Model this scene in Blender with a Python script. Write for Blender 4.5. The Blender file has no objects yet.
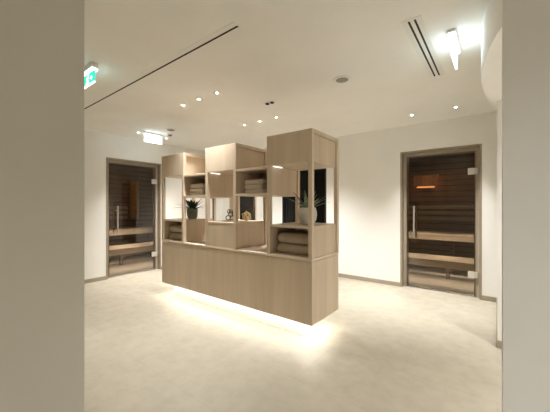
import bpy, bmesh, math, random
from mathutils import Vector, Matrix
random.seed(7)
SC = bpy.context.scene
COL = SC.collection
PI = math.pi

# ------------------------------------------------------------------ materials
def mat(name):
    m = bpy.data.materials.new(name); m.use_nodes = True
    nt = m.node_tree; nt.nodes.clear()
    out = nt.nodes.new('ShaderNodeOutputMaterial')
    return m, nt, out
def N(nt, t, **kw):
    n = nt.nodes.new(t)
    for k, v in kw.items(): setattr(n, k, v)
    return n
def L(nt, a, b): nt.links.new(a, b)
def principled(nt, out, col=(.8,.8,.8), rough=.5, metal=0, spec=.5):
    p = N(nt, 'ShaderNodeBsdfPrincipled')
    p.inputs['Base Color'].default_value = (*col, 1)
    p.inputs['Roughness'].default_value = rough
    p.inputs['Metallic'].default_value = metal
    p.inputs['Specular IOR Level'].default_value = spec
    L(nt, p.outputs[0], out.inputs[0]); return p
def coords(nt, scale=(1,1,1), world=True):
    m = N(nt, 'ShaderNodeMapping'); m.inputs['Scale'].default_value = scale
    if world:
        g = N(nt, 'ShaderNodeNewGeometry'); L(nt, g.outputs['Position'], m.inputs['Vector'])
    else:
        g = N(nt, 'ShaderNodeTexCoord'); L(nt, g.outputs['Object'], m.inputs['Vector'])
    return m.outputs[0]
def noise(nt, vec, scale, detail=3, rough=.5):
    n = N(nt, 'ShaderNodeTexNoise'); n.inputs['Scale'].default_value = scale
    n.inputs['Detail'].default_value = detail; n.inputs['Roughness'].default_value = rough
    L(nt, vec, n.inputs['Vector']); return n.outputs['Fac']
def ramp(nt, fac, stops):
    r = N(nt, 'ShaderNodeValToRGB'); e = r.color_ramp.elements
    while len(e) < len(stops): e.new(.5)
    for i, (p, c) in enumerate(stops): e[i].position = p; e[i].color = (*c, 1)
    L(nt, fac, r.inputs['Fac']); return r.outputs['Color']
def mixc(nt, fac, a, b, mode='MIX'):
    m = N(nt, 'ShaderNodeMix', data_type='RGBA', blend_type=mode)
    if isinstance(fac, float): m.inputs[0].default_value = fac
    else: L(nt, fac, m.inputs[0])
    for s, v in ((6, a), (7, b)):
        if isinstance(v, tuple): m.inputs[s].default_value = (*v, 1)
        else: L(nt, v, m.inputs[s])
    return m.outputs[2]
def bump(nt, p, h, strength=.1, dist=.01):
    b = N(nt, 'ShaderNodeBump'); b.inputs['Strength'].default_value = strength
    b.inputs['Distance'].default_value = dist
    L(nt, h, b.inputs['Height']); L(nt, b.outputs[0], p.inputs['Normal'])
def plain(name, col, rough=.5, metal=0, var=.06, scale=12):
    m, nt, out = mat(name); p = principled(nt, out, col, rough, metal)
    f = noise(nt, coords(nt), scale)
    c = ramp(nt, f, [(.3, tuple(x*(1-var) for x in col)), (.7, tuple(min(1, x*(1+var)) for x in col))])
    L(nt, c, p.inputs['Base Color']); return m
def emit(name, col, strength):
    m, nt, out = mat(name); e = N(nt, 'ShaderNodeEmission')
    e.inputs[0].default_value = (*col, 1); e.inputs[1].default_value = strength
    L(nt, e.outputs[0], out.inputs[0]); return m
def wood(name, a, b, rough=.5, axis='z', leaf=None, gs=1.0):
    m, nt, out = mat(name); p = principled(nt, out, a, rough, 0, .35)
    sc = {'z': (60, 60, 2.2), 'x': (2.2, 60, 60), 'y': (60, 2.2, 60)}[axis]
    g1 = noise(nt, coords(nt, sc), 1.0*gs, 4, .6)
    sc2 = {'z': (9, 9, .7), 'x': (.7, 9, 9), 'y': (9, .7, 9)}[axis]
    g2 = noise(nt, coords(nt, sc2), 1.0*gs, 3, .5)
    c = ramp(nt, g1, [(.3, b), (.7, a)])
    mid = tuple((x+y)/2 for x, y in zip(a, b))
    c2 = ramp(nt, g2, [(.3, tuple(x*.9 for x in mid)), (.7, tuple(min(1, x*1.1) for x in a))])
    c = mixc(nt, .5, c, c2)
    if leaf:   # veneer leaves: a little tone change from strip to strip
        s = N(nt, 'ShaderNodeSeparateXYZ'); g = N(nt, 'ShaderNodeNewGeometry'); L(nt, g.outputs['Position'], s.inputs[0])
        ad = N(nt, 'ShaderNodeMath', operation='ADD'); L(nt, s.outputs[0], ad.inputs[0]); L(nt, s.outputs[1], ad.inputs[1])
        d = N(nt, 'ShaderNodeMath', operation='DIVIDE'); L(nt, ad.outputs[0], d.inputs[0]); d.inputs[1].default_value = leaf
        f = N(nt, 'ShaderNodeMath', operation='FLOOR'); L(nt, d.outputs[0], f.inputs[0])
        w = N(nt, 'ShaderNodeTexWhiteNoise', noise_dimensions='1D'); L(nt, f.outputs[0], w.inputs['W'])
        lc = ramp(nt, w.outputs['Value'], [(0, (.91,.90,.89)), (1, (1.0,1.0,1.0))])
        c = mixc(nt, 1.0, c, lc, 'MULTIPLY')
    L(nt, c, p.inputs['Base Color']); bump(nt, p, g1, .08, .002); return m
def slatwood(name, a, b, axis='z', pitch=.11, rough=.6):
    """boards: thin dark joints every pitch along the axis"""
    m, nt, out = mat(name); p = principled(nt, out, a, rough, 0, .3)
    g1 = noise(nt, coords(nt, (3, 3, 40)), 1.0, 3)
    c = ramp(nt, g1, [(.3, b), (.7, a)])
    s = N(nt, 'ShaderNodeSeparateXYZ'); g = N(nt, 'ShaderNodeNewGeometry'); L(nt, g.outputs['Position'], s.inputs[0])
    d = N(nt, 'ShaderNodeMath', operation='DIVIDE'); L(nt, s.outputs['XYZ'.index(axis.upper())], d.inputs[0]); d.inputs[1].default_value = pitch
    fr = N(nt, 'ShaderNodeMath', operation='FRACT'); L(nt, d.outputs[0], fr.inputs[0])
    lt = N(nt, 'ShaderNodeMath', operation='LESS_THAN'); L(nt, fr.outputs[0], lt.inputs[0]); lt.inputs[1].default_value = .12
    c = mixc(nt, lt.outputs[0], c, tuple(x*.25 for x in b))
    L(nt, c, p.inputs['Base Color']); return m

def wallpaint(name, col, var=.025):
    m, nt, out = mat(name); p = principled(nt, out, col, .75, 0, .25)
    f = noise(nt, coords(nt), 2.2, 4, .6)
    L(nt, ramp(nt, f, [(.3, tuple(x*(1-var) for x in col)), (.7, tuple(min(1, x*(1+var)) for x in col))]), p.inputs['Base Color'])
    bump(nt, p, noise(nt, coords(nt), 60, 2), .04, .002); return m

def floor_mat():
    m, nt, out = mat('limestone tiles'); p = principled(nt, out, (.6,.54,.44), .42, 0, .4)
    v = coords(nt)
    f1 = noise(nt, v, 1.6, 6, .65); f2 = noise(nt, v, 9, 5, .6)
    c1 = ramp(nt, f1, [(.28, (.43,.388,.305)), (.55, (.475,.432,.345)), (.75, (.505,.463,.375))])
    c2 = ramp(nt, f2, [(.3, (.90,.89,.87)), (.6, (1,1,1))])
    c = mixc(nt, 1.0, c1, c2, 'MULTIPLY')
    br = N(nt, 'ShaderNodeTexBrick'); br.offset = .5
    for k, val in (('Scale', 1.0), ('Mortar Size', .0022), ('Brick Width', 1.2), ('Row Height', .6), ('Mortar Smooth', .3)):
        br.inputs[k].default_value = val
    br.inputs['Color1'].default_value = (.97,.97,.97,1); br.inputs['Color2'].default_value = (1,1,1,1)
    br.inputs['Mortar'].default_value = (.86,.85,.83,1)
    L(nt, v, br.inputs['Vector'])
    c = mixc(nt, 1.0, c, br.outputs['Color'], 'MULTIPLY')
    L(nt, c, p.inputs['Base Color'])
    L(nt, ramp(nt, f2, [(.3, (.5,.5,.5)), (.7, (.36,.36,.36))]), p.inputs['Roughness'])
    bump(nt, p, f2, .05, .003); return m

def glass(name, tint, gloss=.06):
    m, nt, out = mat(name)
    t = N(nt, 'ShaderNodeBsdfTransparent'); t.inputs[0].default_value = (*tint, 1)
    g = N(nt, 'ShaderNodeBsdfGlossy'); g.inputs['Roughness'].default_value = .03
    fr = N(nt, 'ShaderNodeFresnel'); fr.inputs['IOR'].default_value = 1.5
    mx = N(nt, 'ShaderNodeMixShader'); L(nt, fr.outputs[0], mx.inputs[0])
    L(nt, t.outputs[0], mx.inputs[1]); L(nt, g.outputs[0], mx.inputs[2]); L(nt, mx.outputs[0], out.inputs[0])
    return m
def cloth(name, a, b):
    m, nt, out = mat(name); p = principled(nt, out, a, .95, 0, .1)
    v = coords(nt); f = noise(nt, v, 160, 3, .7); f2 = noise(nt, v, 14, 2)
    c = mixc(nt, .4, ramp(nt, f, [(.3, b), (.7, a)]), ramp(nt, f2, [(.3, b), (.7, a)]))
    L(nt, c, p.inputs['Base Color']); bump(nt, p, f, .5, .004); return m
def leafmat(name, a, b):
    m, nt, out = mat(name); p = principled(nt, out, a, .4, 0, .4)
    f = noise(nt, coords(nt, (30, 30, 12)), 1.2, 3)
    L(nt, ramp(nt, f, [(.35, b), (.65, a)]), p.inputs['Base Color']); return m

M = {
 'oak': wood('pale greyed oak', (.645,.53,.40), (.535,.43,.315), .5, 'z', .245),
 'oak_x': wood('pale greyed oak, lying grain', (.67,.565,.45), (.57,.47,.37), .5, 'x'),
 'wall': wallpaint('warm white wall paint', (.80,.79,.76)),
 'wall_shade': wallpaint('wall paint darkened for shade', (.56,.535,.465)),  # same paint as the other walls, with shade put into the colour
 'ceiling': wallpaint('matt ceiling paint', (.84,.82,.785)),
 'floor': floor_mat(),
 'taupe': plain('taupe door frame', (.30,.245,.18), .45),
 'taupe_light': plain('pale taupe door frame', (.45,.385,.295), .4),
 'taupe_dark': plain('taupe skirting', (.33,.28,.215), .5),
 'steel': plain('satin steel', (.62,.58,.52), .3, 1.0),
 'hinge': plain('brushed hinge metal', (.70,.66,.60), .35, .6),
 'glass': glass('bronze tinted glass', (.77,.715,.665)),
 'navy': glass('blue black glass', (.02,.022,.04)),
 'sauna': slatwood('sauna wall boards', (.20,.135,.088), (.13,.086,.055), 'z', .115),
 'bench': wood('pale sauna bench wood', (.56,.475,.35), (.45,.37,.26), .55, 'x'),
 'bench_y': wood('pale sauna bench timber', (.56,.475,.35), (.45,.37,.26), .55, 'y'),
 'slat': wood('brown sauna slat', (.34,.27,.19), (.26,.20,.135), .55, 'x'),
 'sauna_floor': plain('sauna floor tiles', (.50,.47,.42), .5),
 'amber': wood('amber stained wood', (.34,.19,.06), (.24,.125,.04), .5, 'z'),
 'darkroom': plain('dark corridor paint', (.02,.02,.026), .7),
 'towel': cloth('beige terry', (.44,.355,.265), (.31,.245,.175)),
 'towel_light': cloth('light beige terry', (.62,.545,.45), (.45,.385,.30)),
 'pot_grey': plain('pale grey stoneware', (.50,.47,.42), .6, 0, .1, 20),
 'pot_green': plain('mossy green glazed stoneware', (.16,.18,.13), .45, 0, .15, 25),
 'soil': plain('dark potting soil', (.03,.022,.015), .95, 0, .4, 80),
 'aloe': leafmat('grey green aloe leaf', (.22,.28,.18), (.10,.14,.08)),
 'darkleaf': leafmat('dark green leaf', (.022,.045,.018), (.010,.02,.008)),
 'gold': plain('brushed gold', (.80,.66,.38), .3, 1.0),
 'crystal': glass('clear crystal', (.97,.965,.95)),
 'white': plain('white lacquer', (.78,.76,.72), .5, 0, .02),
 'grille': plain('grey speaker grille', (.27,.25,.22), .7, 0, .15, 90),
 'black': plain('black slot', (.008,.008,.008), .7),
 'chrome': plain('dark chrome reflector', (.20,.18,.15), .25, .9),
 'lens': emit('lit lamp lens', (1, .93, .82), 14),
 'led': emit('lit led profile', (1, .95, .84), 7),
 'led_dim': emit('lit small led profile', (1, .92, .80), 1.0),
 'exit_white': emit('lit exit light bar', (.70, .92, 1.0), 2.4),
 'exit_face': emit('lit white exit panel', (.80, .96, 1.0), 2.2),
 'exit_green': emit('lit green exit sign', (.02, .42, .26), 1.0),
 'exit_picto': emit('lit exit pictogram', (.75, 1.0, .9), 1.4),
 'lampshade': wood('sauna lamp slat wood', (.40,.20,.09), (.3,.14,.06), .6, 'z'),
 'lampglow': emit('lit sauna lamp bulb', (1, .42, .14), .6),
}

# ------------------------------------------------------------------ mesh helpers
class MB:
    def __init__(s): s.bm = bmesh.new()
    def box(s, x0, x1, y0, y1, z0, z1, bev=0):
        r = bmesh.ops.create_cube(s.bm, size=1)
        vs = r['verts']
        bmesh.ops.scale(s.bm, vec=(x1-x0, y1-y0, z1-z0), verts=vs)
        bmesh.ops.translate(s.bm, vec=((x0+x1)/2, (y0+y1)/2, (z0+z1)/2), verts=vs)
        if bev:
            es = list({e for v in vs for e in v.link_edges})
            bmesh.ops.bevel(s.bm, geom=es, offset=bev, segments=2, profile=.5, affect='EDGES')
        return s
    def lathe(s, prof, c=(0,0,0), seg=28, axis='z'):
        rings = []
        for r, z in prof:
            ring = []
            for k in range(seg):
                a = 2*PI*k/seg
                p = (r*math.cos(a), r*math.sin(a), z)
                if axis == 'x': p = (p[2], p[0], p[1])
                if axis == 'y': p = (p[0], p[2], p[1])
                ring.append(s.bm.verts.new((p[0]+c[0], p[1]+c[1], p[2]+c[2])))
            rings.append(ring)
        for a, b in zip(rings, rings[1:]):
            for k in range(seg):
                s.bm.faces.new((a[k], a[(k+1)%seg], b[(k+1)%seg], b[k]))
        if prof[0][0] > 1e-6: s.bm.faces.new(rings[0][::-1])
        if prof[-1][0] > 1e-6: s.bm.faces.new(rings[-1])
        return s
    def tube(s, pts, r, seg=10):
        pts = [Vector(p) for p in pts]; rings = []
        for i, p in enumerate(pts):
            t = (pts[min(i+1, len(pts)-1)] - pts[max(i-1, 0)]).normalized()
            u = t.orthogonal().normalized(); w = t.cross(u)
            rr = r[i] if isinstance(r, (list, tuple)) else r
            rings.append([s.bm.verts.new(p + (u*math.cos(2*PI*k/seg) + w*math.sin(2*PI*k/seg))*rr) for k in range(seg)])
        for a, b in zip(rings, rings[1:]):
            # match ring phase
            for k in range(seg): s.bm.faces.new((a[k], a[(k+1)%seg], b[(k+1)%seg], b[k]))
        s.bm.faces.new(rings[0][::-1]); s.bm.faces.new(rings[-1]); return s
    def prism(s, pts, ext):
        """polygon in 3-D (list of points) extruded by vector ext"""
        ext = Vector(ext)
        a = [s.bm.verts.new(p) for p in pts]; b = [s.bm.verts.new(Vector(p)+ext) for p in pts]
        s.bm.faces.new(a[::-1]); s.bm.faces.new(b)
        n = len(pts)
        for k in range(n): s.bm.faces.new((a[k], a[(k+1)%n], b[(k+1)%n], b[k]))
        return s
    def build(s, name, m, parent=None, smooth=False, origin=None):
        bmesh.ops.recalc_face_normals(s.bm, faces=s.bm.faces)
        off = Vector((0,0,0))
        if parent is not None:
            p = parent
            while p is not None: off += p.location; p = p.parent
        if origin is not None: off = Vector(origin)
        if off.length: bmesh.ops.translate(s.bm, vec=-off, verts=s.bm.verts)
        me = bpy.data.meshes.new(name); s.bm.to_mesh(me); s.bm.free()
        me.materials.append(M[m])
        if smooth:
            for f in me.polygons: f.use_smooth = True
        o = bpy.data.objects.new(name, me); COL.objects.link(o)
        if parent is not None: o.parent = parent
        if origin is not None: o.location = off
        return o
def thing(name, loc, label, cat, group=None):
    o = bpy.data.objects.new(name, None); COL.objects.link(o)
    o.location = loc; o.empty_display_size = .1
    o['label'] = label; o['category'] = cat
    if group: o['group'] = group
    return o
def tag(o, label, cat, group=None):
    o['label'] = label; o['category'] = cat
    if group: o['group'] = group
    return o
def struct(o): o['kind'] = 'structure'; return o
def copy_tree(o, parent=None):
    c = o.copy(); COL.objects.link(c)
    if parent is not None: c.parent = parent
    for ch in list(o.children): copy_tree(ch, c)
    return c

# ------------------------------------------------------------------ the room
CZ = 2.58                 # ceiling height
XL, YB = -5.47, 4.90      # left wall plane, back wall plane
TH = .17

struct(MB().box(-8.0, 3.2, -2.8, 7.6, -.12, 0).build('floor', 'floor'))
struct(MB().box(-8.0, 3.2, -2.8, 7.6, CZ, CZ+.12).build('ceiling', 'ceiling'))

DH = 2.165                # outer height of the door frames
LD = (2.18, 3.235)        # left door, along Y
RD = (-1.24, -.17)        # right door, along X
ND = (-5.22, -4.33)       # third door at the back, along X
WD = (-3.60, -2.565)      # dark glass door at the back, along X

w = MB()                  # left wall with its door hole
w.box(XL-TH, XL, .306, LD[0], 0, CZ); w.box(XL-TH, XL, LD[0], LD[1], DH, CZ); w.box(XL-TH, XL, LD[1], YB+TH, 0, CZ)
struct(w.build('wall_left', 'wall'))
w = MB()                  # back wall with three door holes
xs = XL
for a, b in (ND, WD, RD):
    w.box(xs, a, YB, YB+TH, 0, CZ); w.box(a, b, YB, YB+TH, DH, CZ); xs = b
w.box(xs, .35, YB, YB+TH, 0, CZ)
struct(w.build('wall_back', 'wall'))
struct(MB().box(0.0, .35, 3.345, YB, 0, CZ).build('wall_right', 'wall'))
# foreground walls the camera looks between
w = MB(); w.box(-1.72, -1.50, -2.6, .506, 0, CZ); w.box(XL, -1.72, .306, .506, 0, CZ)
struct(w.build('wall_front_left', 'wall_shade'))
struct(MB().box(.014, 2.9, 1.16, 1.50, 0, CZ).build('wall_front_right', 'wall'))
struct(MB().box(-1.50, 2.9, -2.74, -2.6, 0, CZ).build('wall_rear', 'wall'))
w = MB(); w.box(2.9, 3.04, -2.6, 3.345, 0, CZ); w.box(.35, 2.9, 3.345, 3.48, 0, CZ)
struct(w.build('wall_far_right', 'wall'))

# curved bulkhead hanging from the ceiling beside the right wall
cx, cy, R, zb = 2.83, 2.80, 2.93, 2.27
pts = []
for k in range(81):
    a = PI - .62 + 1.24*k/80
    x, y = cx + R*math.cos(a), cy + R*math.sin(a)
    pts.append((x, y, zb))
pts.sort(key=lambda p: p[1])
pts = [p for p in pts if 1.5 <= p[1] <= 4.3]
poly = pts + [(1.6, 4.3, zb), (1.6, 1.5, zb)]
bk = MB().prism(poly, (0, 0, CZ-zb))
struct(bk.build('trim_1', 'ceiling'))

# skirting
BH = .065
def skirt(name, *boxes):
    m = MB()
    for b in boxes: m.box(*b, bev=.002)
    struct(m.build(name, 'taupe_dark'))
e = .012
skirt('baseboard_left', (XL, XL+e, .506, LD[0], 0, BH), (XL, XL+e, LD[1], YB, 0, BH))
skirt('baseboard_back', (XL+e, ND[0], YB-e, YB, 0, BH), (ND[1], WD[0], YB-e, YB, 0, BH), (WD[1], RD[0], YB-e, YB, 0, BH), (RD[1], 0, YB-e, YB, 0, BH))
skirt('baseboard_right', (-e, 0, 3.345-e, YB-e, 0, BH), (0, .35, 3.345-e, 3.345, 0, BH))

# ------------------------------------------------------------------ doors
def sauna_door(name, axis, a, b, wallpos, sign, leaf_mat='glass', handle=True, frame_mat='taupe'):
    """frame lines the hole; axis 'x': door spans X in a wall at Y=wallpos; sign: direction into the room behind"""
    def bx(m, u0, u1, v0, v1, z0, z1, bev=.003):
        v0, v1 = sorted((wallpos+sign*v0, wallpos+sign*v1))
        if axis == 'x': m.box(u0, u1, v0, v1, z0, z1, bev)
        else: m.box(v0, v1, u0, u1, z0, z1, bev)
    root = MB()
    lin = .030                                      # outer lining
    bx(root, a, a+lin, -.006, TH, 0, DH); bx(root, b-lin, b, -.006, TH, 0, DH); bx(root, a+lin, b-lin, -.006, TH, DH-lin, DH)
    r = struct(root.build(name, frame_mat))
    fr = MB(); fw = .062                            # set-back inner frame
    a1, b1, t1 = a+lin, b-lin, DH-lin
    bx(fr, a1, a1+fw, .09, .16, 0, t1); bx(fr, b1-fw, b1, .09, .16, 0, t1); bx(fr, a1+fw, b1-fw, .09, .16, t1-fw, t1)
    fr.build('door_frame', 'taupe_light' if frame_mat == 'taupe' else frame_mat, r)
    th = MB(); bx(th, a1+fw, b1-fw, .095, .155, 0, .012); th.build('threshold', 'steel', r)
    lf = MB(); bx(lf, a1+fw-.012, b1-fw+.012, .074, .084, .022, t1-fw+.012, .001)
    leaf = lf.build('glass_leaf', leaf_mat, r)
    if handle:
        # handle on the viewer's left side, hinges on the right (left/right as seen from the hall)
        left, right = (a1+fw, b1-fw)
        for v in (.005, .175):
            h = MB()
            u = left + .11
            def p(uu, vv, z):
                vv = wallpos + sign*vv
                return (uu, vv, z) if axis == 'x' else (vv, uu, z)
            h.tube([p(u, v, .80), p(u, v, 1.30)], .015, 12)
            for z in (.88, 1.22): h.tube([p(u, v, z), p(u, .079, z)], .008, 8)
            h.build('handle', 'steel', leaf)
        for z in (.27, 1.75):
            h = MB(); bx(h, right-.075, right+.004, .060, .098, z, z+.095, .004); bx(h, right+.004, right+.045, .064, .094, z+.005, z+.09, .004)
            h.build('hinge', 'hinge', leaf)
    return r
sauna_door('door_1', 'y', LD[0], LD[1], XL, -1)
sauna_door('door_2', 'x', RD[0], RD[1], YB, 1)
sauna_door('door_3', 'x', ND[0], ND[1], YB, 1, frame_mat='oak')  # pale oak colour stands in for light on a taupe frame
sauna_door('door_4', 'x', WD[0], WD[1], YB, 1, 'navy', False, 'black')

# ------------------------------------------------------------------ rooms behind the doors
def shell(name, x0, x1, y0, y1, open_side, m, top=2.3):
    w = MB(); t = .05
    if open_side != 'left': w.box(x0-t, x0, y0-t, y1+t, 0, top)
    if open_side != 'right': w.box(x1, x1+t, y0-t, y1+t, 0, top)
    if open_side != 'front': w.box(x0, x1, y0-t, y0, 0, top)
    w.box(x0, x1, y1, y1+t, 0, top); w.box(x0-t, x1+t, y0-t, y1+t, top, top+t)
    return struct(w.build(name, m))
# left sauna opens toward +X, right sauna opens toward -Y
shell('wall_sauna_left', -7.45, XL-TH, 1.55, 4.30, 'right', 'sauna')
shell('wall_sauna_right', -2.15, .75, YB+TH, 7.0, 'front', 'sauna')
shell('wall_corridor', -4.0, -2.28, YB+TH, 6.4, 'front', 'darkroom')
shell('wall_sauna_back', -5.5, -4.1, YB+TH, 6.4, 'front', 'sauna')

def bench_x(label, x0, x1, y0, y1, z, drop):
    t = thing('sauna_bench', ((x0+x1)/2, (y0+y1)/2, 0), label, 'bench', 'benches inside the saunas')
    n = 5; wd = (y1-y0-.012*(n-1))/n; m = MB()
    for k in range(n): m.box(x0, x1, y0+k*(wd+.012), y0+k*(wd+.012)+wd, z-.028, z, .004)
    m.build('seat', 'bench', t)
    MB().box(x0, x1, y0+.004, y0+.03, z-drop, z-.029, .004).build('front_panel', 'bench', t)
    for x in (x0+.25, (x0+x1)/2, x1-.25):
        MB().box(x-.03, x+.03, y1-.08, y1-.02, 0, z-.03, .004).build('leg', 'sauna', t)
    return t
def bench_y(label, x0, x1, y0, y1, z, drop):
    t = thing('sauna_bench', ((x0+x1)/2, (y0+y1)/2, 0), label, 'bench', 'benches inside the saunas')
    n = 5; wd = (x1-x0-.012*(n-1))/n; m = MB()
    for k in range(n): m.box(x0+k*(wd+.012), x0+k*(wd+.012)+wd, y0, y1, z-.028, z, .004)
    m.build('seat', 'bench_y', t)
    MB().box(x1-.03, x1-.004, y0, y1, z-drop, z-.029, .004).build('front_panel', 'bench_y', t)
    for y in (y0+.25, (y0+y1)/2, y1-.25):
        MB().box(x0+.02, x0+.08, y-.03, y+.03, 0, z-.03, .004).build('leg', 'sauna', t)
    return t
bench_x('lower pale wooden bench seen through the right glass sauna door', -2.10, .70, 5.42, 5.98, .40, .12)
UBR = bench_x('upper wooden bench behind the lower one, inside the right sauna', -2.10, .70, 6.00, 6.62, .78, .11)
bench_y('lower pale wooden bench seen through the left glass sauna door', -6.62, -6.02, 1.62, 4.24, .435, .125)
UBL = bench_y('upper wooden bench behind the lower one, inside the left sauna', -7.26, -6.64, 1.62, 4.24, .76, .11)

def backrest(bench, axis, a, b, pos, zs):
    for z in zs:
        m = MB()
        if axis == 'x': m.box(a, b, pos-.022, pos, z, z+.075, .004)
        else: m.box(pos, pos+.022, a, b, z, z+.075, .004)
        m.build('back_slat', 'slat', bench)
    for k in range(3):
        u = a + (b-a)*(k+.5)/3; m = MB()
        if axis == 'x': m.box(u-.025, u+.025, pos, 6.999, zs[0]-.02, zs[-1]+.09)
        else: m.box(-7.449, pos, u-.025, u+.025, zs[0]-.02, zs[-1]+.09)
        m.build('batten', 'sauna', bench)
backrest(UBR, 'x', -2.05, .65, 6.93, (1.00, 1.12, 1.24))
backrest(UBL, 'y', 1.7, 3.44, -7.38, (.98, 1.10, 1.22))

# amber panel on the far wall of the left sauna
t = thing('amber_panel', (-7.42, 3.61, .98), 'tall narrow amber wooden panel on far wall of the left sauna', 'panel')
MB().box(-7.448, -7.35, 3.50, 3.72, .98, 1.93, .004).build('panel_board', 'amber', t)
m = MB()
for a, b in ((3.47, 3.50), (3.72, 3.75)): m.box(-7.448, -7.34, a, b, .95, 1.96, .003)
m.box(-7.448, -7.34, 3.50, 3.72, .95, .98, .003); m.box(-7.448, -7.34, 3.50, 3.72, 1.93, 1.96, .003)
m.build('panel_frame', 'sauna', t)

# corner lamp in the right sauna
lx, ly, lz = -1.22, 6.82, 1.66
t = thing('sauna_lamp', (lx, ly, lz), 'orange glowing wooden wall lamp inside the right sauna', 'lamp')
m = MB()
for k in range(9):
    u = lx - .2 + .05*k
    m.box(u-.022, u+.022, 6.78, 6.80, lz+.06, lz+.27, .003)
m.box(lx-.23, lx+.23, 6.78, 6.998, lz+.27, lz+.295, .003)
m.build('lamp_shade', 'lampshade', t)
MB().lathe([(0.001, -.17), (.018, -.165), (.022, 0), (.018, .165), (.001, .17)], (lx, 6.86, lz+.05), 16, 'x').build('bulb', 'lampglow', t, True)
MB().box(lx-.05, lx+.05, 6.91, 6.998, lz+.02, lz+.16, .003).build('lamp_base', 'sauna', t)

# ------------------------------------------------------------------ the shelving unit
UX0, UX1, UY0, UY1 = -3.82, -1.331, 2.265, 2.825
P4 = .040
PITCH = (UX1-UX0-P4)/5
Z0, Z1, Z2, Z3, Z4 = .814, 1.113, 1.412, 1.711, 2.009
U = thing('shelving_unit', ((UX0+UX1)/2, (UY0+UY1)/2, 0), 'large pale oak shelving unit of staggered cubes on underlit base cabinet', 'shelving unit')
rc = .168
MB().box(UX0+.05, UX1-rc, UY0+rc, UY1-rc, 0, .205, .003).build('plinth', 'white', U)
m = MB(); m.box(UX0+.003, UX1-.003, UY0+.003, UY1-.003, .205, Z0-.028, .002)
m.box(UX0+.010, UX1-.010, UY0+.010, UY1-.010, Z0-.028, Z0-.022)
m.build('base_cabinet', 'oak', U)
MB().box(UX0, UX1, UY0, UY1, Z0-.022, Z0, .002).build('base_top', 'oak_x', U)
def px(i): return UX0 + i*PITCH
for i in range(6):
    for y in (UY0, UY1-P4):
        top = Z4
        MB().box(px(i), px(i)+P4, y, y+P4, Z0, top, .002).build('post', 'oak', U)
g = .001
# top boxes on columns 0, 2, 4
for i in (0, 2, 4):
    a, b = px(i)+P4, px(i+1)
    m = MB()
    m.box(a, b, UY0+.003, UY0+.021, Z3, Z4, .001)                   # front
    m.box(a, b, UY1-.021, UY1-.003, Z3, Z4, .001)                   # rear
    m.box(a, b, UY0+.021, UY1-.021, Z4-.025, Z4-.002, .001)         # lid
    m.box(a, b, UY0+.021, UY1-.021, Z3, Z3+.022, .001)              # underside
    TB = m.build('top_box', 'oak', U)
    for x0, x1 in ((px(i)+.024, px(i)+P4), (px(i+1), px(i+1)+.016)):  # recessed side panels
        MB().box(x0, x1, UY0+P4, UY1-P4, Z3, Z4-.036, .001).build('side_panel', 'oak', TB)
    for x0 in (px(i), px(i+1)):
        MB().box(x0, x0+P4, UY0+P4, UY1-P4, Z4-.036, Z4, .002).build('top_rail', 'oak', U)
def cubby(i, z0, z1, backed=True, fronted=False):
    a, b = px(i)+P4, px(i+1); s = .024
    m = MB()
    s0 = s if z0 > Z0 else .008
    m.box(a, b, UY0+.002, UY1-.002, z0, z0+s0, .001)
    m.box(a, b, UY0+.002, UY1-.002, z1-s, z1, .001)
    m.box(a, b, UY1-.10, UY1-.085, z0+s0, z1-s)
    CB = m.build('cubby', 'oak', U)
    for x0, x1 in ((px(i)+.018, px(i)+P4), (px(i+1), px(i+1)+.022)):
        MB().box(x0, x1, UY0+P4, UY1-P4, z0, z1, .001).build('side_panel', 'oak', CB)
    if fronted:
        MB().box(a, b, UY0+.004, UY0+.022, z0+s0, z1-s, .001).build('front_panel', 'oak', CB)
S = .024
cubby(1, Z2, Z3); cubby(3, Z2, Z3)
cubby(0, Z0, Z1); cubby(4, Z0, Z1); cubby(2, Z0, Z1, fronted=True)
for i in (2, 4):      # small led profiles under the top boxes, at their left side
    MB().box(px(i)+P4+.004, px(i)+P4+.012, UY0+.05, UY0+.20, Z3-.008, Z3-.0005, .001).build('led_strip', 'led_dim', U)

t = thing('door_stop', (-5.41, 3.27, 0), 'small pale door stop on the floor beside the left sauna door', 'door stop')
MB().lathe([(.001,0),(.020,0),(.020,.050),(.016,.056),(.001,.057)], (-5.41, 3.27, 0), 20).build('stop_body', 'steel', t, True)
MB().lathe([(.0205,.020),(.0235,.022),(.0235,.042),(.0205,.044)], (-5.41, 3.27, 0), 20).build('rubber_ring', 'white', t, True)

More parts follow.
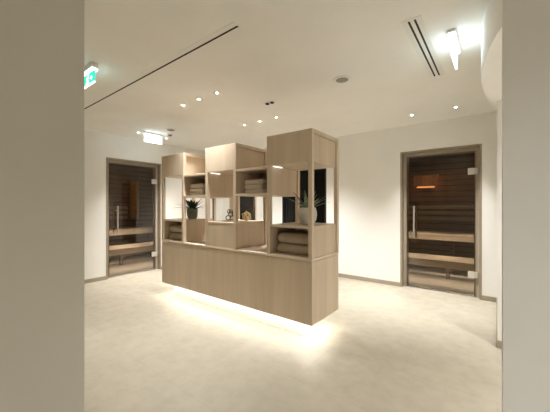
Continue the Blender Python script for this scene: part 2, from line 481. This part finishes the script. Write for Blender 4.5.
# ------------------------------------------------------------------ towels
def towel_mesh(wd, dp, h, m, name='folded_towel', seed=1):
    """a folded towel: thick cloth folded back on itself, round fold toward the viewer"""
    rnd = random.Random(seed)
    bm = MB(); nx = 15; b = bm.bm
    # closed profile in (y, z): round fold at the front, two layers with a crease line at the sides
    prof = []
    def arc(cy, cz, r, a0, a1, n):
        for k in range(n+1):
            a = a0 + (a1-a0)*k/n
            prof.append((cy + r*math.cos(a)*1.0, cz + r*math.sin(a)))
    r = h/2
    for k in range(7): prof.append((r + (dp-r-.02)*(1-k/6), h - .0 ))                    # top, rear to front
    for k in range(1, 8):
        a = PI/2 + PI*k/8; prof.append((r + r*math.cos(a)*.85, r + r*math.sin(a)))
    for k in range(7): prof.append((r + (dp-r-.02)*k/6, 0))                               # bottom
    prof.append((dp-.005, h*.22)); prof.append((dp-.02, h*.47)); prof.append((dp-.006, h*.72))
    rings = []
    for i in range(nx):
        u = i/(nx-1); x = -wd/2 + wd*u
        edge = min(u, 1-u)
        sq = 1 - .10*math.exp(-edge*26) + .015*math.sin(u*9+seed)
        ring = []
        for (y, z) in prof:
            zz = h/2 + (z-h/2)*sq
            zz = zz if z < 1e-4 else zz + rnd.uniform(-1, 1)*.0012
            if z < 1e-4: zz = 0
            yy = y + rnd.uniform(-1, 1)*.0012 + .004*math.sin(u*5+seed)
            ring.append(b.verts.new((x, yy - dp/2, zz)))
        rings.append(ring)
    n = len(prof)
    for p, q in zip(rings, rings[1:]):
        for k in range(n): b.faces.new((p[k], p[(k+1)%n], q[(k+1)%n], q[k]))
    b.faces.new(rings[0][::-1]); b.faces.new(rings[-1])
    o = bm.build(name, m, None, True)
    return o
GT = 'folded towels in the cubbies'
def place_towel(src, first, x, y, z, rz, label):
    o = src if first else src.copy()
    if not first: COL.objects.link(o)
    o.location = (x, y, z); o.rotation_euler = (0, 0, rz)
    tag(o, label, 'towel', GT); return o
big = towel_mesh(.395, .38, .10, 'towel', seed=3)
zf = Z0+.009
D = UY0
x = px(4)+P4+.242
place_towel(big, True, x, D+.245, zf, .02, 'thick folded beige towel lying lowest in the near bottom cubby')
place_towel(big, False, x+.004, D+.250, zf+.104, -.02, 'thick folded beige towel on top of the pair in the near bottom cubby')
x = px(0)+P4+.235
place_towel(big, False, x, D+.245, zf, .0, 'thick folded beige towel lying lowest in the far bottom cubby')
place_towel(big, False, x+.006, D+.243, zf+.104, .025, 'thick folded beige towel on top of the pair in the far bottom cubby')
small = towel_mesh(.255, .30, .052, 'towel_light', seed=8)
zf = Z2+S
names = ('bottom', 'middle', 'top')
first = True
for i, where in ((3, 'upper cubby beside the near tower'), (1, 'upper cubby above the dark succulent')):
    x = px(i)+P4+(.19 if i == 3 else .165)
    for k in range(3):
        place_towel(small, first, x+(.006, -.004, .010)[k], D+.215+(.0, .006, -.003)[k], zf+k*.0525, (.02, -.03, .015)[k],
                    'thin folded towel, %s of three in %s' % (names[k], where))
        first = False

# ------------------------------------------------------------------ plants
def leaf(bm, base, az, el, length, width, bend, thick=.006, seg=7):
    """a tapering, curving fleshy leaf"""
    p = Vector(base); e0 = el; rows = []
    side = Vector((-math.sin(az), math.cos(az), 0))
    for k in range(seg+1):
        t = k/seg
        e1 = el - bend*t
        d = Vector((math.cos(az)*math.cos(e1), math.sin(az)*math.cos(e1), math.sin(e1)))
        n = side.cross(d).normalized()
        if n.z < 0: n = -n
        wv = width * (1 - t)**.75 * (.75 + .6*t) if t < 1 else 0
        wv = max(wv, .0012)
        th = thick*(1-t*.85)
        rows.append([bm.bm.verts.new(p + side*wv/2 + n*th*.6), bm.bm.verts.new(p - n*th*.6), bm.bm.verts.new(p - side*wv/2 + n*th*.6), bm.bm.verts.new(p + n*th*.15)])
        p = p + d*length/seg
    for a, b in zip(rows, rows[1:]):
        for k in range(4): bm.bm.faces.new((a[k], a[(k+1)%4], b[(k+1)%4], b[k]))
    bm.bm.faces.new(rows[0][::-1]); bm.bm.faces.new(rows[-1])
def plant(name, loc, label, potprof, potmat, leafm, leaves):
    t = thing(name, loc, label, 'plant')
    MB().lathe(potprof, loc, 36).build('pot', potmat, t, True)
    rim = potprof[-1]
    top = max(z for r, z in potprof)
    rin = [r for r, z in potprof if z > top*.8][-1]
    MB().lathe([(.001, top-.012), (rin*.5, top-.010), (rin-.004, top-.016)], loc, 28).build('soil', 'soil', t)
    b = MB()
    for az, el, ln, wd, bend, off in leaves:
        base = (loc[0]+off*math.cos(az), loc[1]+off*math.sin(az), loc[2]+top-.016)
        leaf(b, base, az, el, ln, wd, bend)
    b.build('foliage', leafm, t, True)
    return t
ph = .155
pp = [(r_*1.1, z_*1.1) for r_, z_ in [(.001,.0),(.056,.0),(.064,.006),(.082,.045),(.089,.085),(.086,.120),(.078,.150),(.074,.156),(.069,.154),(.066,.140),(.060,.130)]]
rnd = random.Random(4)
lv = []
for k in range(17):
    az = k*2.399 + rnd.uniform(-.2,.2)
    ring = k/17
    lv.append((az, 1.30-ring*.85+rnd.uniform(-.1,.1), .16+.055*rnd.random()+.05*ring, .050, .25+.25*ring, .012+.02*ring))
plant('potted_aloe', (-1.535, UY0+.255, Z1), 'spiky grey green aloe in pale grey rounded pot, on the near end of the shelving', pp, 'pot_grey', 'aloe', lv)
pp2 = [(.001,.0),(.050,.0),(.058,.005),(.071,.04),(.077,.09),(.078,.135),(.076,.150),(.072,.152),(.069,.140),(.06,.125)]
lv = []
for k in range(22):
    az = k*2.399 + rnd.uniform(-.25,.25)
    ring = k/22
    lv.append((az, 1.35-ring*1.10+rnd.uniform(-.1,.1), .125+.05*rnd.random()+.09*ring, .080, .2+.35*ring, .012+.025*ring))
plant('potted_succulent', (-3.47, UY0+.27, Z1), 'dark leafy succulent in mossy green pot, on the far tower of the shelving', pp2, 'pot_green', 'darkleaf', lv)

# ------------------------------------------------------------------ ornaments
def wire_ball(c, r, wr):
    b = bmesh.new(); bmesh.ops.create_icosphere(b, subdivisions=1, radius=r)
    m = MB()
    for e_ in b.edges:
        a, d = e_.verts[0].co + Vector(c), e_.verts[1].co + Vector(c)
        m.tube([a, d], wr, 6)
    for v in b.verts:
        bmesh.ops.create_icosphere(m.bm, subdivisions=1, radius=wr*1.7, matrix=Matrix.Translation(v.co + Vector(c)))
    b.free(); return m
ox, oy = -2.43, UY0+.30
t = thing('wire_ball', (ox, oy, Z1), 'golden openwork ball ornament on the middle shelf, right of the glass ornament', 'ornament')
wire_ball((ox, oy, Z1+.062), .056, .006).build('ball_frame', 'gold', t)
MB().lathe([(.001, 0), (.028, 0), (.026, .008), (.001, .010)], (ox, oy, Z1), 20).build('ball_base', 'gold', t)
ox, oy = -2.72, UY0+.30
t = thing('glass_ornament', (ox, oy, Z1), 'small clear glass bubble ornament on the middle shelf beside the golden ball', 'ornament')
m = MB(); rr = random.Random(2)
for (dx, dy, dz, r) in ((-.035,0,.035,.035),(.035,.005,.033,.033),(0,.01,.082,.036),(.028,-.01,.115,.026),(-.03,.01,.118,.027)):
    bmesh.ops.create_icosphere(m.bm, subdivisions=3, radius=r, matrix=Matrix.Translation((ox+dx, oy+dy, Z1+dz)))
m.build('glass_bubbles', 'crystal', t, True)
MB().lathe([(.001,0),(.045,0),(.045,.004),(.001,.005)], (ox, oy, Z1), 24).build('ornament_base', 'steel', t)

# ------------------------------------------------------------------ ceiling fittings
def spot(parent, name, loc, energy, size, blend, col=(1,.995,.98), rad=.03, tilt=0, ry=0):
    l = bpy.data.lights.new(name, 'SPOT'); l.energy = energy; l.spot_size = math.radians(size); l.spot_blend = blend
    l.color = col; l.shadow_soft_size = rad
    o = bpy.data.objects.new(name, l); COL.objects.link(o); o.location = loc; o.rotation_euler = (tilt, ry, 0)
    if parent: o.parent = parent
    return o
def make_downlight():
    t = thing('downlight', (0,0,0), '', 'downlight', 'ceiling downlights')
    MB().lathe([(.036,-.004),(.039,-.007),(.045,-.007),(.048,-.003),(.048,0),(.036,0)], (0,0,0), 28).build('trim_ring', 'white', t, True)
    MB().lathe([(.001,-.0035),(.036,-.0035),(.036,-.001),(.001,-.001)], (0,0,0), 24).build('reflector', 'chrome', t)
    MB().lathe([(.001,-.009),(.008,-.008),(.0135,-.004),(.0135,-.0036)], (0,0,0), 20).build('lens', 'lens', t, True)
    return t
DL0 = make_downlight()
E_FRONT, E_BACK, E_DOOR = 44, 80, 78
spots = [
 (-3.146, 2.16, E_FRONT, 'white round downlight before the shelving unit, leftmost of its row of three'),
 (-2.824, 2.16, E_FRONT, 'white round downlight before the shelving unit, middle of its row of three'),
 (-2.502, 2.16, E_FRONT, 'white round downlight before the shelving unit, rightmost of its row of three'),
 (-3.150, 3.28, E_BACK, 'white round downlight beyond the shelving unit, leftmost of its row of three'),
 (-2.830, 3.28, E_BACK, 'white round downlight beyond the shelving unit, middle of its row of three'),
 (-2.520, 3.28, E_BACK, 'white round downlight beyond the shelving unit, rightmost of its row of three'),
 (-.951, 4.365, E_DOOR, 'white round downlight before the right sauna door, the left one'),
 (-.427, 4.365, E_DOOR, 'white round downlight before the right sauna door, the right one by the bulkhead'),
 (-4.945, 2.494, E_DOOR, 'white round downlight before the left sauna door, left of the glowing panel'),
 (-4.945, 3.027, E_DOOR, 'white round downlight before the left sauna door, right of the glowing panel'),
]
for i, (x, y, en, lab) in enumerate(spots):
    o = DL0 if i == 0 else copy_tree(DL0)
    o.location = (x, y, CZ); o['label'] = lab
for i, (x, y, en, lab) in enumerate(spots):
    spot(None, 'downlight_beam', (x, y, CZ-.03), en, 100 if en == E_BACK else 72 if en == E_DOOR else 84, 1.0, tilt=.25 if en == E_BACK else -.12 if en == E_FRONT else 0, ry=.55 if i == 3 else 0)

# unseen downlights added behind the camera as fill for the front walls
for i, (x, y) in enumerate(((.35, -.3), (.35, -1.7), (1.55, -.3), (1.55, -1.7))):
    o = copy_tree(DL0); o.location = (x, y, CZ)
    o['label'] = 'unseen fill downlight added over the front passage, %s' % ('left one near the camera', 'right one near the camera', 'left one by the rear wall', 'right one by the rear wall')[i]
    spot(None, 'downlight_beam', (x, y, CZ-.03), 32, 130, 1.0)  # wide fill beam of the added passage lamps

# dark twin spot
t = thing('twin_spotlight', (-2.226, 2.765, CZ), 'dark unlit twin spotlight on the ceiling above the shelving unit', 'spotlight')
MB().box(-2.30, -2.15, 2.73, 2.80, CZ-.006, CZ, .002).build('mount_plate', 'white', t)
for dx in (-.036, .036):
    MB().lathe([(.001,-.012),(.020,-.012),(.025,-.016),(.025,-.004),(.001,-.004)], (-2.226+dx, 2.765, CZ), 18).build('lamp_head', 'black', t, True)
def disc(name, x, y, r, label, cat):
    t = thing(name, (x, y, CZ), label, cat)
    MB().lathe([(r*.9,-.006),(r,-.008),(r*1.06,-.004),(r*1.06,0),(r*.9,0)], (x, y, CZ), 36).build('rim', 'white', t, True)
    MB().lathe([(.001,-.007),(r*.6,-.0065),(r*.91,-.005),(r*.91,-.001),(.001,-.001)], (x, y, CZ), 36).build('grille', 'grille', t, True)
disc('ceiling_speaker', -1.243, 2.711, .088, 'round grey ceiling speaker, the near one right of the shelving unit', 'speaker')
disc('ceiling_speaker', -4.345, 2.748, .085, 'round grey ceiling speaker, the far one beside the glowing panel at left', 'speaker')
t = thing('smoke_detector', (-4.62, 2.90, CZ), 'small dark smoke detector on the ceiling between glowing panel and far speaker', 'smoke detector')
MB().lathe([(.001,-.012),(.04,-.012),(.05,-.006),(.05,0),(.001,0)], (-4.62, 2.90, CZ), 24).build('detector_base', 'white', t, True)
MB().lathe([(.001,-.034),(.022,-.034),(.032,-.024),(.034,-.0125),(.001,-.0125)], (-4.62, 2.90, CZ), 24).build('detector_head', 'grille', t, True)

# slot diffusers
t = thing('slot_diffuser', (-3.03, 1.45, CZ), 'long thin black slot diffuser running along the ceiling at left', 'air vent')
m = MB()
m.box(-4.62, -1.44, 1.398, 1.441, CZ-.0025, CZ); m.box(-4.62, -1.44, 1.459, 1.502, CZ-.0025, CZ)
m.build('diffuser_frame', 'ceiling', t)
MB().box(-4.60, -1.46, 1.441, 1.459, CZ-.002, CZ).build('slot', 'black', t)
t = thing('slot_diffuser', (-.468, 2.67, CZ), 'short double slot diffuser on the ceiling beside the right exit sign', 'air vent')
m = MB(); y0, y1 = 2.14, 3.20
for a, b in ((-.53, -.494), (-.480, -.455), (-.441, -.405)): m.box(a, b, y0, y1, CZ-.003, CZ)
m.box(-.53, -.405, y0-.02, y0, CZ-.003, CZ); m.box(-.53, -.405, y1, y1+.02, CZ-.003, CZ)
m.build('diffuser_frame', 'white', t)
for a, b in ((-.494, -.480), (-.455, -.441)): MB().box(a, b, y0, y1, CZ-.0025, CZ).build('slot', 'black', t)

# exit signs
def running_man(m, o, ux, sgn, n):
    """pictogram from thin prisms on a plane; o = centre, ux = horizontal unit vector, n = outward vector"""
    ux = Vector(ux)*sgn; uz = Vector((0,0,1)); o = Vector(o); n = Vector(n)
    def q(pts): m.prism([o + ux*a + uz*b for a, b in pts], n*.002)
    q([(.012+.011*math.cos(2*PI*k/14), .038+.011*math.sin(2*PI*k/14)) for k in range(14)])          # head
    q([(-.012,.026),(.006,.026),(.000,-.008),(-.018,-.006)])                                        # trunk
    q([(.004,.024),(.030,.006),(.026,-.001),(-.002,.013)])                                          # front arm
    q([(-.012,.026),(-.034,.010),(-.030,.003),(-.010,.014)])                                        # rear arm
    q([(-.004,-.006),(.022,-.018),(.018,-.042),(.009,-.042),(.011,-.023),(-.014,-.012)])            # front leg
    q([(-.018,-.004),(-.024,-.026),(-.048,-.030),(-.048,-.038),(-.016,-.034),(-.006,-.008)])        # rear leg
    q([(.060,.006),(.082,.006),(.082,.018),(.104,-.002),(.082,-.022),(.082,-.010),(.060,-.010)])    # arrow
    q([(-.112,-.044),(-.112,.044),(-.104,.044),(-.104,-.044)])                                      # door jamb
def exit_sign(label, c, axis, ln, z_top_plate, z_bot, face_sign, plate='exit_green', picto='exit_picto'):
    """axis: direction of the long side"""
    x, y = c
    t = thing('exit_sign', (x, y, CZ), label, 'exit sign', None)
    def bx(m, u0, u1, v0, v1, z0, z1, bev=.002):
        if axis == 'x': m.box(x+u0, x+u1, y+v0, y+v1, z0, z1, bev)
        else: m.box(x+v0, x+v1, y+u0, y+u1, z0, z1, bev)
    h = ln/2
    m = MB(); bx(m, -h-.01, h+.01, -.028, .028, z_top_plate+.020, CZ-.0005, .004); m.build('housing', 'white', t)
    m = MB(); bx(m, -h, h, -.024, .024, z_top_plate+.001, z_top_plate+.019, .003); m.build('light_bar', 'exit_white', t)
    m = MB(); bx(m, -h, h, -.006, .006, z_bot+.008, z_top_plate, .001); m.build('sign_plate', plate, t)
    m = MB(); bx(m, -h, h, -.008, .008, z_bot, z_bot+.008, .001); m.build('bottom_edge', 'exit_picto', t)
    m = MB(); zc = (z_bot+z_top_plate)/2
    for s in (1, -1):
        if axis == 'x': running_man(m, (x, y+s*.0065, zc), (1,0,0), -s*face_sign, (0, s, 0))
        else: running_man(m, (x+s*.0065, y, zc), (0,1,0), s*face_sign, (s, 0, 0))
    m.build('pictogram', picto, t)
    return t
exit_sign('green exit sign with white light bar hanging at left, half behind the front wall', (-2.98, 1.04), 'x', .27, 2.515, 2.41, 1)
exit_sign('glaring exit sign hanging end-on by the curved bulkhead at right', (-.265, 2.60), 'y', .34, 2.54, 2.42, -1, 'exit_face', 'exit_green')  # white glowing plate stands in for glare over a green sign
t = thing('emergency_light', (-4.79, 2.68, CZ), 'bright white glowing emergency light panel hanging above the left sauna door', 'emergency light')
MB().box(-4.815, -4.765, 2.515, 2.845, 2.552, CZ-.0005, .004).build('housing', 'white', t)
MB().box(-4.80, -4.78, 2.52, 2.84, 2.41, 2.55, .003).build('lit_panel', 'exit_face', t)

# ------------------------------------------------------------------ lamps under the base cabinet
def area(name, loc, sx, sy, energy, rot=(0,0,0), col=(1,.985,.90)):
    l = bpy.data.lights.new(name, 'AREA'); l.shape = 'RECTANGLE'; l.size = sx; l.size_y = sy; l.energy = energy; l.color = col
    o = bpy.data.objects.new(name, l); COL.objects.link(o); o.location = loc; o.rotation_euler = rot
    return o
ux, uy = (UX0+UX1)/2, (UY0+UY1)/2
zl = .200
LEDW = 2.4
area('led_front', (ux, UY0+.11, zl), UX1-UX0-.1, .02, LEDW)
area('led_rear', (ux, UY1-.11, zl), UX1-UX0-.1, .02, LEDW)
area('led_near_end', (UX1-.11, uy, zl), .02, UY1-UY0-.1, LEDW*.24)
area('led_far_end', (UX0+.025, uy, zl), .02, UY1-UY0-.1, LEDW*.24)
# sauna lighting: led strips under the benches plus added unseen beams and ceiling fill
for x in (-1.12, -.32): spot(None, 'sauna_fill_beam', (x, 5.16, 2.27), 75, 42, .8, (1,.93,.8), tilt=.36)  # added beams aimed to brighten the bench fronts
for y in (2.55, 3.15): spot(None, 'sauna_fill_beam', (-5.74, y, 2.27), 75, 42, .8, (1,.95,.86), ry=.34)
area('sauna_bench_led_right', (-.7, 5.58, .30), 2.4, .02, 3.2, (0,0,0), (1,.93,.82))
area('sauna_bench_led_left', (-6.18, 2.93, .32), .02, 2.3, 3.6, (0,0,0), (1,.95,.86))
area('sauna_fill_right', (-.7, 6.2, 2.27), .5, .3, 1.8, (0,0,0), (1,.80,.6))
area('sauna_fill_left', (-6.6, 2.93, 2.27), .3, .5, 2.2, (0,0,0), (1,.80,.6))
area('sauna_fill_back', (-4.8, 5.8, 2.27), .3, .3, 50, (0,0,0), (1,.80,.6))  # added fill to lift the interior behind the third door
l = bpy.data.lights.new('sauna_glow', 'POINT'); l.energy = .8; l.color = (1,.42,.15); l.shadow_soft_size = .04
o = bpy.data.objects.new('sauna_glow', l); COL.objects.link(o); o.location = (lx, 6.84, lz+.2)
# unseen downlight added in the right bay to brighten wall end and bulkhead
o = copy_tree(DL0); o.location = (1.15, 2.28, zb); o['label'] = 'unseen fill downlight added in the underside of the curved bulkhead'
spot(None, 'bay_fill_beam', (1.15, 2.28, zb-.03), 105, 158, .9, rad=.14)

# ------------------------------------------------------------------ world, camera, view
W = bpy.data.worlds.new('World'); SC.world = W; W.use_nodes = True
W.node_tree.nodes['Background'].inputs[0].default_value = (.05,.05,.05,1)
W.node_tree.nodes['Background'].inputs[1].default_value = .2
cam = bpy.data.cameras.new('camera'); co = bpy.data.objects.new('camera', cam); COL.objects.link(co)
cam.sensor_width = 36; cam.sensor_fit = 'HORIZONTAL'; cam.lens = 36*287/550; cam.clip_start = .05
co.location = (0, 0, 1.3); co.rotation_euler = (PI/2, 0, math.atan(.775))
SC.camera = co
SC.view_settings.view_transform = 'Standard'; SC.view_settings.look = 'None'
SC.view_settings.gamma = 1; SC.view_settings.use_curve_mapping = False
SC.view_settings.exposure = 1.4
cy_ = SC.cycles
cy_.max_bounces = 14; cy_.diffuse_bounces = 8; cy_.glossy_bounces = 6; cy_.transparent_max_bounces = 12
cy_.use_denoising = True; cy_.sample_clamp_indirect = 6
cy_.caustics_reflective = False; cy_.caustics_refractive = False
